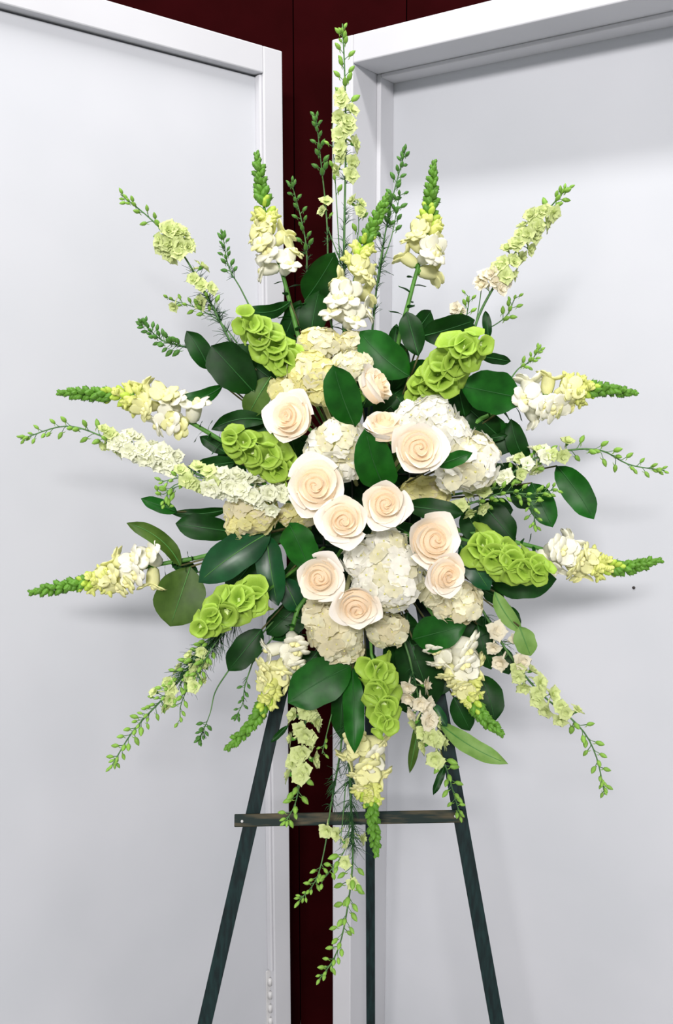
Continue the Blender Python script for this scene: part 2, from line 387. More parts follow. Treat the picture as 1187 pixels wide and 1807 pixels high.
sprig('two large shiny leaves spreading down left of the lower left rose', [(478, 938, 350, 1028, 70, 1.32, 1.29, B_, dict(curve=.03)), (470, 942, 488, 1068, 52, 1.33, 1.29, B_, dict(roll=.2)), (470, 960, 400, 1050, 60, 1.37, 1.36, D)])
sprig('dark leaf hanging over the left edge of the lower left rose', [(510, 925, 546, 1004, 62, 1.28, 1.22, G, dict(roll=-.2)), (500, 1020, 528, 1080, 46, 1.34, 1.33, B_), (430, 930, 520, 940, 50, 1.37, 1.36, D)])
sprig('upright leaf in front between the topmost rose and white hydrangea', [(626, 752, 589, 645, 66, 1.25, 1.22, G, dict(curve=-.03, bend=.05, wide=.5))])
sprig('pointed leaf in the middle just left of the front facing rose', [(682, 866, 646, 760, 72, 1.25, 1.20, G, dict(curve=-.04, bend=.05, wide=.42))])
sprig('small pointed leaf across the right white hydrangea', [(770, 822, 832, 799, 28, 1.22, 1.20, G)])
sprig('dark leaf behind the left roses beside the left green bells', [(540, 850, 510, 765, 44, 1.34, 1.32, D), (560, 810, 528, 770, 40, 1.35, 1.33, D)])
sprig('long dark leaf above the right hand pair of roses', [(715, 892, 818, 906, 40, 1.30, 1.28, D), (700, 930, 740, 950, 34, 1.32, 1.32, D), (700, 700, 715, 720, 40, 1.33, 1.33, D)])
sprig('narrow dark leaf under the upper right horizontal snapdragon', [(930, 818, 902, 740, 38, 1.37, 1.36, D, dict(curve=-.06)), (860, 775, 895, 768, 14, 1.37, 1.36, D)])
sprig('long serrated leaf hanging free at the far right', [(982, 822, 1047, 916, 52, 1.38, 1.34, G, dict(curve=-.03))])
sprig('pointed leaf hanging beneath the right larkspur', [(938, 852, 974, 930, 48, 1.36, 1.33, G), (900, 870, 950, 885, 44, 1.38, 1.36, D)])
sprig('round dark leaves under the right larkspur above the right bells', [(848, 885, 908, 955, 54, 1.36, 1.33, D), (820, 900, 850, 955, 50, 1.37, 1.36, D), (850, 900, 905, 900, 46, 1.38, 1.37, D)])
sprig('shiny leaf right of the lowest right rose with a broad one under the bells', [(812, 962, 864, 1042, 46, 1.30, 1.28, B_), (862, 1025, 982, 1022, 60, 1.34, 1.32, D, dict(curve=.04)), (830, 950, 880, 1000, 50, 1.37, 1.36, D), (850, 1040, 890, 1060, 30, 1.36, 1.36, D)])
sprig('twisted pale green leaf at the lower right', [(872, 1044, 920, 1116, 30, 1.33, 1.31, LT, dict(curve=.06)), (916, 1105, 936, 1158, 40, 1.31, 1.30, LT), (900, 1070, 915, 1108, 20, 1.36, 1.35, D)])
sprig('green leaf below the lowest right hydrangea', [(728, 1128, 820, 1104, 66, 1.30, 1.27, G, dict(wide=.4)), (700, 1150, 780, 1120, 60, 1.36, 1.34, D), (715, 1110, 765, 1250, 80, 1.36, 1.33, D), (790, 1150, 760, 1230, 60, 1.37, 1.34, D)])
sprig('dark rounded leaves right of the lower right snapdragon', [(842, 1102, 866, 1182, 44, 1.35, 1.33, D), (880, 1140, 898, 1190, 36, 1.36, 1.34, D), (846, 1190, 872, 1274, 52, 1.35, 1.32, D, dict(curve=-.05)), (830, 1090, 870, 1130, 44, 1.37, 1.36, D)])
sprig('long pale leaf pointing down right beside the right easel leg', [(775, 1275, 895, 1347, 34, 1.34, 1.28, LT, dict(curve=.05)), (760, 1240, 788, 1282, 22, 1.33, 1.31, B_), (742, 1262, 722, 1366, 18, 1.35, 1.33, O), (785, 1350, 764, 1403, 14, 1.36, 1.34, D), (800, 1230, 830, 1290, 40, 1.36, 1.35, D)])
sprig('large bright leaf right of the lower left snapdragon', [(618, 1176, 508, 1240, 84, 1.29, 1.26, G, dict(curve=.03, wide=.45, fold=.1)), (560, 1150, 520, 1200, 50, 1.34, 1.33, D)])
sprig('dark leaf left of the lower left snapdragon', [(462, 1110, 402, 1184, 52, 1.33, 1.31, D), (520, 1075, 470, 1120, 44, 1.36, 1.35, D)])
sprig('slim dark leaves hanging at the bottom centre', [(622, 1180, 626, 1328, 40, 1.30, 1.235, G), (606, 1180, 600, 1304, 40, 1.35, 1.32, D), (645, 1160, 690, 1240, 50, 1.36, 1.34, D), (700, 1160, 720, 1260, 50, 1.37, 1.35, D)])
sprig('small curled dark leaf in front of the left door edge', [(508, 1280, 478, 1310, 11, 1.36, 1.34, D)])

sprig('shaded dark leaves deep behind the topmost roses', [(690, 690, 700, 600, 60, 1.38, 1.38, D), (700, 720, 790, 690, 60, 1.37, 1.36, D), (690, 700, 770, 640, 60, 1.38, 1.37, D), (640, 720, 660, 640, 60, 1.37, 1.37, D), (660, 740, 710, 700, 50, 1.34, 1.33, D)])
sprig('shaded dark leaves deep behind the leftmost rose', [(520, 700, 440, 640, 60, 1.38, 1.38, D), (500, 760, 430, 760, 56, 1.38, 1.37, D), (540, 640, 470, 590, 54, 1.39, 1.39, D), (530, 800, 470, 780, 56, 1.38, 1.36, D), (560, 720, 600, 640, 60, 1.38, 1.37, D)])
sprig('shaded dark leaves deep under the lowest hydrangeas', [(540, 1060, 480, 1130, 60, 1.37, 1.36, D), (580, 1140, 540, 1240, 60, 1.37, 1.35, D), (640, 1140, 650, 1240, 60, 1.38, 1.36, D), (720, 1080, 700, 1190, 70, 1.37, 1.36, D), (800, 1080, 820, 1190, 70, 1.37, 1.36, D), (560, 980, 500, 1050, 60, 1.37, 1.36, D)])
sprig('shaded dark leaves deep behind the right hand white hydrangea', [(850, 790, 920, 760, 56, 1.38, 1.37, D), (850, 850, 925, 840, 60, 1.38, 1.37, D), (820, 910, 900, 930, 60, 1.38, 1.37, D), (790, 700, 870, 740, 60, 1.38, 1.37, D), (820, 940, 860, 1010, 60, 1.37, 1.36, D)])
# ------------------------------------------------------------------ hydrangea
def floret_mesh(m, seed):
    r = random.Random(seed); b = MB()
    for k in range(4):
        a = math.pi/2*k+r.uniform(-.15, .15); d = V((math.cos(a), math.sin(a), .16+r.uniform(-.08, .14)))
        b.petal(V((0, 0, .02*(k % 2))), d, V((0, 0, 1)),   .56*r.uniform(.9, 1.1), .37*r.uniform(.9, 1.1), r.uniform(-.30, -.05), .10, 4, 5, 0, .015, ph=r.random()*6)
    b.lathe([(.001, .10), (.05, .08), (.055, .0), (.03, -.05), (.012, -.5)], 5, 1)
    return b.mesh([m, M['hyd_eye']])
FLO = {k: [floret_mesh(M[k], i) for i in range(4)] for k in ('hyd_white', 'hyd_cream', 'hyd_yel', 'hyd_shaded')}
def hydrangea(label, lobes, Y, kind, alt=None, fs=30):
    c0 = P(lobes[0][0], lobes[0][1], Y); root = thing('hydrangea', label, 'hydrangea', c0, 'hydrangea heads in the spray')
    mb = MB(); aim = (CAM-c0).normalized(); cells = []
    for (x, y, rx, ry) in lobes:
        c = P(x, y, Y); s = pxm(c); cells.append((c, rx*s, ry*s, min(rx, ry)*s*.8))
    for li, (c, RX, RY, RZ) in enumerate(cells):
        s = pxm(c); n = int(max(14, 3.9*RX*RY/(fs*s*.5)**2)); g = math.pi*(3-5**.5)
        for i in range(n):
            h = 1-1.45*(i+.5)/n; rr = math.sqrt(max(0, 1-h*h)); a = g*i+li
            q = V((rr*math.cos(a), rr*math.sin(a), h))
            jit = random.uniform(.80, 1.02)
            p = c+RGT*(q.x*RX*.88*jit)+UPV*(q.y*RY*.88*jit)-FWD*(q.z*RZ*jit)
            inside = False
            for lj, (c2, a2, b2, e2) in enumerate(cells):
                if lj != li:
                    r = p-c2
                    if (r.dot(RGT)/a2)**2+(r.dot(UPV)/b2)**2+(r.dot(FWD)/e2)**2 < .5: inside = True
            if inside: continue
            nm = (RGT*(q.x/RX)+UPV*(q.y/RY)-FWD*(q.z/RZ)).normalized()
            nm = (nm+V((random.uniform(-.28, .28), random.uniform(-.28, .28), random.uniform(-.28, .28)))).normalized()
            k = alt if alt and random.random() < .35 else kind
            ms = FLO[k][random.randrange(4)]
            obj('floret', ms, root, place(root, p, nm, V((random.uniform(-1, 1), random.uniform(-1, 1), random.uniform(-1, 1))), fs*s*random.uniform(.85, 1.12)))
            if i % 3 == 0: mb.tube([c-FWD*-.4*RZ-root.location, p-nm*.006-root.location], .0009, 4)
        prof = []
        rows = []
        for j in range(7):
            th = math.pi*(j+.02)/6.04
            rows.append([c-root.location+RGT*(math.sin(th)*math.cos(f)*RX*.72)+UPV*(math.sin(th)*math.sin(f)*RY*.72)-FWD*(math.cos(th)*RZ*.72) for f in [2*math.pi*k/10 for k in range(10)]])
        mb.grid(rows, 0, True)
    e = anchor(c0)
    mb.tube([c0-root.location, (c0.lerp(e, .5))-root.location, e-root.location], .0035, 6)
    obj('stalk', mb.mesh(M['hyd_core']), root)
hydrangea('pale yellow hydrangea head at the upper left above the left rose', [(548, 660, 48, 44), (503, 690, 32, 28), (565, 690, 36, 28)], 1.29, 'hyd_yel', 'hyd_cream')
hydrangea('small cream hydrangea head at the very top of the flower cluster', [(566, 606, 44, 30), (618, 605, 20, 20)], 1.34, 'hyd_cream', 'hyd_yel', 27)
hydrangea('cream hydrangea peeping out left of the topmost rose', [(622, 645, 36, 26)], 1.30, 'hyd_cream', 'hyd_white', 27)
hydrangea('white hydrangea head between the left roses and the two upright leaves', [(600, 780, 52, 50), (568, 800, 34, 40), (610, 820, 34, 26)], 1.27, 'hyd_white', 'hyd_cream', 34)
hydrangea('white hydrangea head right of the topmost roses', [(762, 735, 48, 40), (720, 740, 26, 30)], 1.29, 'hyd_white', None, 32)
hydrangea('largest right hand white hydrangea crossed by a small leaf', [(832, 815, 54, 58), (795, 765, 38, 34), (800, 835, 34, 34)], 1.28, 'hyd_white', 'hyd_cream', 34)
hydrangea('shaded cream hydrangea below the front facing rose', [(752, 868, 50, 30)], 1.32, 'hyd_yel', 'hyd_shaded', 27)
hydrangea('shade-toned yellow hydrangea at the left under white larkspur', [(448, 900, 50, 44), (420, 925, 24, 26)], 1.31, 'hyd_yel', 'hyd_shaded', 29)
hydrangea('small shade-toned hydrangea tucked under the left large rose', [(524, 908, 36, 24)], 1.31, 'hyd_shaded', 'hyd_yel', 27)
hydrangea('big white hydrangea head between the lower left and lower right roses', [(690, 1015, 66, 72), (632, 985, 28, 28), (680, 960, 42, 28), (655, 1040, 40, 40)], 1.26, 'hyd_white', 'hyd_cream', 35)
hydrangea('shade-toned hydrangea head beneath the lowest rose', [(592, 1112, 54, 54), (560, 1085, 26, 30), (610, 1145, 28, 22)], 1.29, 'hyd_shaded', 'hyd_cream', 32)
hydrangea('small cream hydrangea above the bottom green bells', [(682, 1112, 40, 32)], 1.29, 'hyd_cream', 'hyd_shaded', 30)
hydrangea('cream hydrangea under the lowest right rose', [(806, 1065, 50, 40), (770, 1050, 28, 24)], 1.29, 'hyd_cream', 'hyd_shaded', 31)

# ------------------------------------------------------------------ roses
def rose_petal(k, th0, seed, openness):
    """one petal of a rose of outer radius 1; k 0 = innermost, 1 = outermost"""
    r = random.Random(seed)
    rim = .08+.74*k**.95*openness; base = .03+.14*k; H = (1.0-.10*k-.15*k*k)*r.uniform(.95, 1.04)
    span = 1.75-.85*k+r.uniform(-.08, .08); curl = (.05+max(0, k-.25)*.27)*r.uniform(.4, 1.5)
    spiral = .10*(1-k)+.05
    rows = []; nu, nv = 10, 8
    for j in range(nv+1):
        v = j/nv; row = []
        for i in range(nu+1):
            u = 2*i/nu-1
            taper = .55+.45*math.sin(math.pi/2*min(1, v*1.5))
            th = th0+u*span*taper
            rr = base+(rim-base)*math.sin(math.pi/2*min(1, v*1.18))**.72
            cv = max(0, v-.66)/.34
            eu = abs(u)
            rr += curl*cv**1.6*(.75+.25*math.cos(u*2.4)) + spiral*.5*u*(1 if k < .9 else .5)
            top = H*(1-.13*eu**3-.05*eu)
            z = top*(v**.9) - curl*.55*cv**2*(.6+.6*eu)
            tip = .10*k*max(0, 1-eu*2.2)*cv
            rr += tip + .015*math.sin(4*u+th0*3)*cv
            row.append(V((rr*math.cos(th), rr*math.sin(th), z-.55)))
        rows.append(row)
    b = MB(); b.grid(rows)
    return b.mesh(M['rose_in'] if k < .42 else M['rose_mid'] if k < .72 else M['rose_out'])
def rose_set(seed, openness, n=15):
    r = random.Random(seed); out = []
    for i in range(n):
        k = i/(n-1); out.append(rose_petal(k, i*2.39996+r.uniform(-.4, .4), seed*100+i, openness))
    return out
b = MB()
for k in range(5):
    a = 2*math.pi*k/5; b.petal(V((.08*math.cos(a), .08*math.sin(a), -.55)), V((math.cos(a), math.sin(a), -.25)), V((0, 0, 1)), .36, .12, -.5, .1, 2, 4)
b.lathe([(.03, -.75), (.12, -.66), (.12, -.56), (.05, -.52)], 8)
SEPAL = b.mesh(M['calyx'])
b = MB(); b.lathe([(.62, -.32), (.62, -.08), (.50, .06), (.32, .16), (.15, .22), (.01, .25)], 14); HEART_FILL = b.mesh(M['rose_in'])  # filler core, added so the gaps between petals don't go dark
RS = [rose_set(3, 1.0), rose_set(7, .95), rose_set(12, .88)]
def rose(label, x, y, r, Y, ax, ay, var, spin=0.):
    c = P(x, y, Y); root = thing('rose', label, 'rose', c, 'ivory roses in the spray')
    s = pxm(c)*r*1.12; z = (-FWD+RGT*ax+UPV*ay).normalized()
    m = place(root, c, z, UPV, s) @ Matrix.Rotation(spin, 4, 'Z')
    for ms in RS[var]: obj('petal', ms, root, m)
    obj('heart_filler', HEART_FILL, root, m); obj('sepals', SEPAL, root, m)
    b = MB(); st = c-z*(s*.7); e = anchor(c)
    b.tube([p-c for p in spline([st, st-z*.02, e], 5)], .0028, 6); obj('stem', b.mesh(M['stem']), root)
rose('topmost ivory rose seen from its side, facing up to the right', 662, 680, 43, 1.24, 1.7, 1.0, 2, .4)
rose('leftmost upper ivory rose turned to the left above the left green bells', 512, 738, 48, 1.23, -.5, .12, 1, 1.0)
rose('ivory rose facing upward between the topmost and the front facing rose', 678, 752, 43, 1.22, -.1, 1.5, 2, 2.2)
rose('wide open ivory rose right of the pointed central leaf', 738, 791, 48, 1.19, .05, -.02, 0, .2)
rose('largest ivory rose at the left of the central trio', 557, 858, 53, 1.20, -.05, .06, 0, 2.0)
rose('lowest ivory rose of the central trio', 606, 918, 46, 1.185, -.02, -.05, 1, 3.0)
rose('right hand ivory rose of the central trio, under the pointed leaf', 678, 890, 44, 1.205, .1, .05, 1, 4.2)
rose('upper one of the two overlapping ivory roses at the lower right', 764, 954, 50, 1.215, .2, .12, 0, 5.0)
rose('lower one of the two overlapping ivory roses at the lower right', 786, 1014, 43, 1.20, .35, -.2, 2, 1.5)
rose('lower left ivory rose with a leaf over its edge', 565, 1020, 44, 1.22, -.12, .02, 1, 5.5)
rose('lowest ivory rose, tilted downward over the shade-toned hydrangea', 629, 1070, 43, 1.205, 0, -.42, 0, 3.6)

# ------------------------------------------------------------------ bells of Ireland
def bell_mesh(seed):
    r = random.Random(seed); ph = r.random()*6; b = MB()
    def wob(R, z, a, j):
        k = max(0, (j-2))/4
        return R*(1+.05*k*math.cos(5*a+ph)), z+.04*k*math.cos(5*a+ph+1)+.05*k*math.cos(2*a+ph)
    b.lathe([(.06, 0), (.20, .10), (.32, .36), (.46, .68), (.64, .90), (.80, .97), (.82, .95)], 15, 0, wob=wob)
    return b.mesh(M['bell'])
BELL = [bell_mesh(i) for i in range(4)]
b = MB()
for k in range(4):
    a = k*1.57; b.petal(V((0, 0, .08)), V((math.cos(a)*.5, math.sin(a)*.5, .8)), V((math.cos(a), math.sin(a), 0)), .28, .09, .3, .1, 2, 3)
BHEART = b.mesh(M['bell_in'])
def bells(label, pts, Yb, Yt, n, size, t0=.05, t1=.98, front=True):
    pa = Path(pts, Yb, Yt); root = thing('bells_of_ireland', label, 'bells of Ireland', pa.at(0), 'green bell flower stalks in the spray')
    mb = MB(); e = anchor(pa.at(0)); mb.tube([p-root.location for p in [e]+pa.p[::4]], .0024, 6)
    obj('stem', mb.mesh(M['stem']), root)
    for i in range(n):
        t = t0+(t1-t0)*(i+.5)/n; ph = i*2.39996+random.uniform(-.2, .2)
        if math.sin(ph) < -.35 and front: ph = -ph
        o = pa.side(t, ph); T = pa.tan(t); s = size*pxm(pa.at(t))*(1-.35*max(0, t-.55)/.45)*random.uniform(.9, 1.1)
        z = (o+T*(.2+.5*t)-FWD*.45+V((random.uniform(-.2, .2), random.uniform(-.2, .2), random.uniform(-.2, .2)))).normalized()
        m = place(root, pa.at(t)+o*.003, z, T, s)
        w = obj('bell', BELL[random.randrange(4)], root, m)
        obj('floret', BHEART, w)
bells('green bell flower stalk at the upper left beside the yellow hydrangea', [(525, 650), (490, 625), (455, 590), (425, 562)], 1.31, 1.27, 18, 28.1)
bells('left green bell flower stalk below the leftmost rose', [(512, 835), (470, 808), (430, 785), (400, 772)], 1.30, 1.26, 20, 27.2)
bells('lower left green bell flower stalk pointing down to the left', [(468, 1045), (430, 1058), (390, 1082), (350, 1108)], 1.29, 1.24, 20, 28.1)
bells('right green bell flower stalk over a broad dark leaf', [(828, 955), (870, 978), (920, 998), (962, 1016)], 1.29, 1.25, 22, 29.2)
bells('bottom green bell flower stalk hanging under the cream hydrangea', [(655, 1155), (668, 1195), (676, 1245), (680, 1290)], 1.28, 1.24, 18, 27.2)
bells('upper right green bell flower stalk with a frilled tip', [(765, 690), (790, 645), (815, 620), (850, 600)], 1.31, 1.27, 15, 32.1)
bells('short shaded green bell stalk below the upper right frilled one', [(760, 720), (745, 695), (760, 670), (778, 650)], 1.33, 1.31, 13, 27.2)

# ------------------------------------------------------------------ snapdragons
def snap_mesh(m, seed, close=0.):
    r = random.Random(seed); b = MB()
    b.lathe([(.10, 0), (.20, .1), (.24, .3), (.25, .5), (.22, .68)], 8)
    o = 1-close
    for sx in (-1, 1):       # upper lip, two round lobes
        d = V((sx*.40, .80, .25+.5*close+r.uniform(-.1, .1)))
        b.blob(V((sx*.17, .30-.06*close, .66+.05*close)), d, V((0, .35, -1)), .28, .29-.07*close, .05, 0, bend=-.25*o)
    for a in (-.95, 0, .95):  # lower lip, three lobes
        d = V((math.sin(a)*.8, -.7*math.cos(a), .45+.3*close+r.uniform(-.12, .12)))
        b.blob(V((math.sin(a)*.24, -.22*math.cos(a)-.02, .74)), d, V((0, .5, 1)), .25, .25-.05*close, .05, 0, bend=-.3*o)
    for sx in (-1, 1):       # swollen throat
        b.blob(V((sx*.09, -.06, .68)), V((0, .3, 1)), V((1, 0, 0)), .15, .12, .12, 1)
    b.lathe([(.02, -.04), (.13, .0), (.16, .1), (.20, .2)], 6, 2)
    return b.mesh([m, M['palate'], M['calyx']])
SW = [snap_mesh(M['snap_white'], i) for i in range(3)]
SC = [snap_mesh(M['snap_cream'], i+5) for i in range(3)]
def plump_mesh(seed):
    r = random.Random(seed); b = MB()
    b.blob(V((0, .02, .42)), V((0, .06, 1)), V((0, 1, 0)), .46, .25, .27, 0, 9, 6)
    for sx in (-1, 1): b.blob(V((sx*.09, .13, .74)), V((sx*.2, .5, .8)), V((0, .8, -.6)), .24, .17, .10, 0, 8, 5, -.2)
    b.blob(V((0, -.12, .76)), V((0, -.5, .8)), V((0, .8, .6)), .22, .20, .10, 0, 8, 5, -.2)
    for k in range(5):
        a = k*1.257+r.random(); b.petal(V((.1*math.cos(a), .1*math.sin(a), -.02)), V((math.cos(a)*.55, math.sin(a)*.55, .8)), V((math.cos(a), math.sin(a), -.5)), .34, .11, -.3, 0, 2, 3, 1)
    return b.mesh([M['snap_yel'], M['calyx']])
SY = [plump_mesh(i+9) for i in range(3)]
b = MB(); b.lathe([(.02, 0), (.2, .1), (.28, .35), (.26, .62), (.15, .85), (.01, .93)], 8)
for k in range(5):
    a = k*1.257; b.petal(V((.1*math.cos(a), .1*math.sin(a), 0)), V((math.cos(a)*.55, math.sin(a)*.55, .8)), V((math.cos(a), math.sin(a), -.5)), .45, .12, -.3, 0, 2, 3, 1)
SBUD = b.mesh([M['snap_bud'], M['calyx']])
b = MB(); b.lathe([(.02, 0), (.26, .12), (.36, .4), (.28, .72), (.01, 1.0)], 7)
b.petal(V((0, -.16, .0)), V((0, -.5, .85)), V((0, -1, -.4)), .85, .2, -.35, 0, 2, 3)
STIP = b.mesh(M['snap_tip'])
b = MB(); b.petal(V((0, 0, 0)), V((0, 0, 1)), V((0, 1, 0)), 1, .2, -.3, .1, 2, 5)
SLEAF = b.mesh(M['leaf'])
def snapdragon(label, pts, Yb, Yt, op, ye, nop=9, size=44, leaves=8, white=True, width=1.):
    pa = Path(pts, Yb, Yt); root = thing('snapdragon', label, 'snapdragon', pa.at(0), 'cream snapdragon stalks in the spray')
    mb = MB(); e = anchor(pa.at(0)); s0 = pxm(pa.at(.5)); n = pa.n
    mb.tube([p-root.location for p in [e]+pa.p[::3]], [4.2*s0]*2+[s0*(4.4-2.6*i/(n//3)) for i in range(n//3)], 6)
    obj('stem', mb.mesh(M['stem']), root)
    ph = random.random()*6
    for i in range(leaves):
        t = op[0]*(i+.3)/leaves; o = pa.side(t, i*2.4+ph); T = pa.tan(t)
        obj('stem_leaf', SLEAF, root, place(root, pa.at(t), (o+T*.5).normalized(), T, 28*s0*random.uniform(.7, 1.2)))
    def ring(meshes, ta, tb, cnt, sa, sb, lift, name, off):
        nonlocal ph
        for i in range(cnt):
            t = ta+(tb-ta)*(i+.5)/cnt; ph += 2.39996+random.uniform(-.25, .25)
            q = ph
            if math.sin(q) < -.5: q = -q
            o = pa.side(t, q); T = pa.tan(t); s = (sa+(sb-sa)*(i+.5)/cnt)*s0*random.uniform(.9, 1.1)
            up = T
            z = (o+T*lift+V((0, 0, -.12))+V((random.uniform(-.2, .2), random.uniform(-.2, .2), random.uniform(-.2, .2)))).normalized()
            ms = meshes[random.randrange(len(meshes))]
            obj(name, ms, root, place(root, pa.at(t)+o*off*s0, z, up, (s*width, s*width, s)))
    k1 = op[0]+(op[1]-op[0])*.55
    ring(SW if white else SW+SC, op[0], k1, (nop+1)//2, size*1.12, size*1.1, .35, 'blossom', 2)
    ring(SC, k1, op[1], nop//2, size*1.05, size*.86, .5, 'blossom', 2)
    ring(SY, op[1]-.03, ye[0]+.02, 7, 38, 27, .75, 'half_open_blossom', 2)
    ring([SBUD], ye[0]-.03, ye[1], 8, 24, 17, .8, 'bud', 3)
    ring([STIP], ye[1]-.05, .93, 26, 19, 13, 1.1, 'tip_bud', 2.5)
    ring([STIP], .92, 1.0, 9, 13, 9, 2.2, 'tip_bud', .6)
snapdragon('upper left upright snapdragon beside the left door edge', [(525, 590), (500, 490), (472, 400), (453, 272)], 1.40, 1.44, (.32, .58), (.64, .76), 8, 46, white=False)
snapdragon('centre top snapdragon leaning right over the top hydrangea', [(604, 610), (618, 530), (640, 440), (662, 390), (682, 347)], 1.36, 1.40, (.10, .48), (.58, .70), 9, 46)
snapdragon('upper right upright snapdragon with a bare green lower stalk', [(706, 590), (728, 505), (748, 430), (758, 370), (765, 287)], 1.38, 1.42, (.36, .56), (.64, .74), 8, 44, white=False)
snapdragon('upper left horizontal snapdragon pointing left', [(395, 780), (330, 742), (255, 706), (180, 696), (105, 693)], 1.36, 1.34, (.20, .52), (.62, .74), 9, 48, white=False)
snapdragon('lower left horizontal snapdragon pointing left and slightly down', [(345, 985), (270, 998), (190, 1018), (120, 1033), (55, 1045)], 1.36, 1.32, (.20, .5), (.6, .70), 8, 46, white=False)
snapdragon('upper right horizontal snapdragon pointing right', [(850, 738), (920, 712), (1000, 692), (1060, 687), (1120, 693)], 1.36, 1.36, (.24, .56), (.64, .74), 10, 48)
snapdragon('lower right horizontal snapdragon pointing right past the green bells', [(890, 952), (960, 970), (1040, 994), (1100, 1001), (1163, 989)], 1.35, 1.34, (.22, .52), (.62, .74), 9, 46)
snapdragon('lower left drooping snapdragon in front of the easel leg', [(525, 1075), (506, 1140), (480, 1215), (445, 1275), (402, 1320)], 1.32, 1.27, (.14, .46), (.56, .68), 8, 48)
snapdragon('bottom centre snapdragon hanging past the easel crossbar', [(622, 1240), (640, 1325), (652, 1400), (664, 1508)], 1.33, 1.27, (.16, .50), (.58, .66), 9, 46, white=False)
snapdragon('lower right drooping snapdragon with white blossoms', [(768, 1090), (798, 1150), (825, 1215), (850, 1262), (885, 1295)], 1.31, 1.27, (.14, .5), (.62, .74), 9, 50)

# ------------------------------------------------------------------ larkspur
def lark_mesh(m, seed):
    r = random.Random(seed); b = MB()
    for k in range(5):
        a = 2*math.pi*k/5+r.uniform(-.15, .15)
        b.petal(V((0, 0, .1)), V((math.cos(a), math.sin(a), .35+r.uniform(-.15, .25))), V((0, 0, 1)), .50*r.uniform(.9, 1.1), .25, r.uniform(-.35, .2), .25, 4, 5, 0, .05, .0, r.random()*6)
    for k in range(6):
        a = 2*math.pi*k/6+.4
        b.petal(V((0, 0, .12)), V((math.cos(a)*.6, math.sin(a)*.6, .8)), V((0, 0, 1)), .36, .15, r.uniform(-.2, .2), .2, 2, 4, 0, .06, .0, r.random()*6)
    b.lathe([(.02, -.12), (.09, -.02), (.13, .12)], 5, 1)
    b.tube([V((0, 0, .05)), V((0, .18, -.12)), V((0, .30, -.32)), V((0, .33, -.48))], [.07, .06, .04, .015], 5, 0)
    return b.mesh([m, M['calyx']])
LK = {k: [lark_mesh(M[k], i) for i in range(3)] for k in ('lark_white', 'lark_green', 'lark_blush')}
def bud_mesh(m):
    b = MB(); b.lathe([(.03, 0), (.19, .14), (.27, .42), (.20, .72), (.06, .94), (.005, 1.0)], 7)
    b.tube([V((0, -.05, .1)), V((0, -.25, -.08)), V((0, -.30, -.28))], [.07, .05, .015], 4)
    return b.mesh(m)
LB, LBD = bud_mesh(M['lark_bud']), bud_mesh(M['lark_bud_d'])
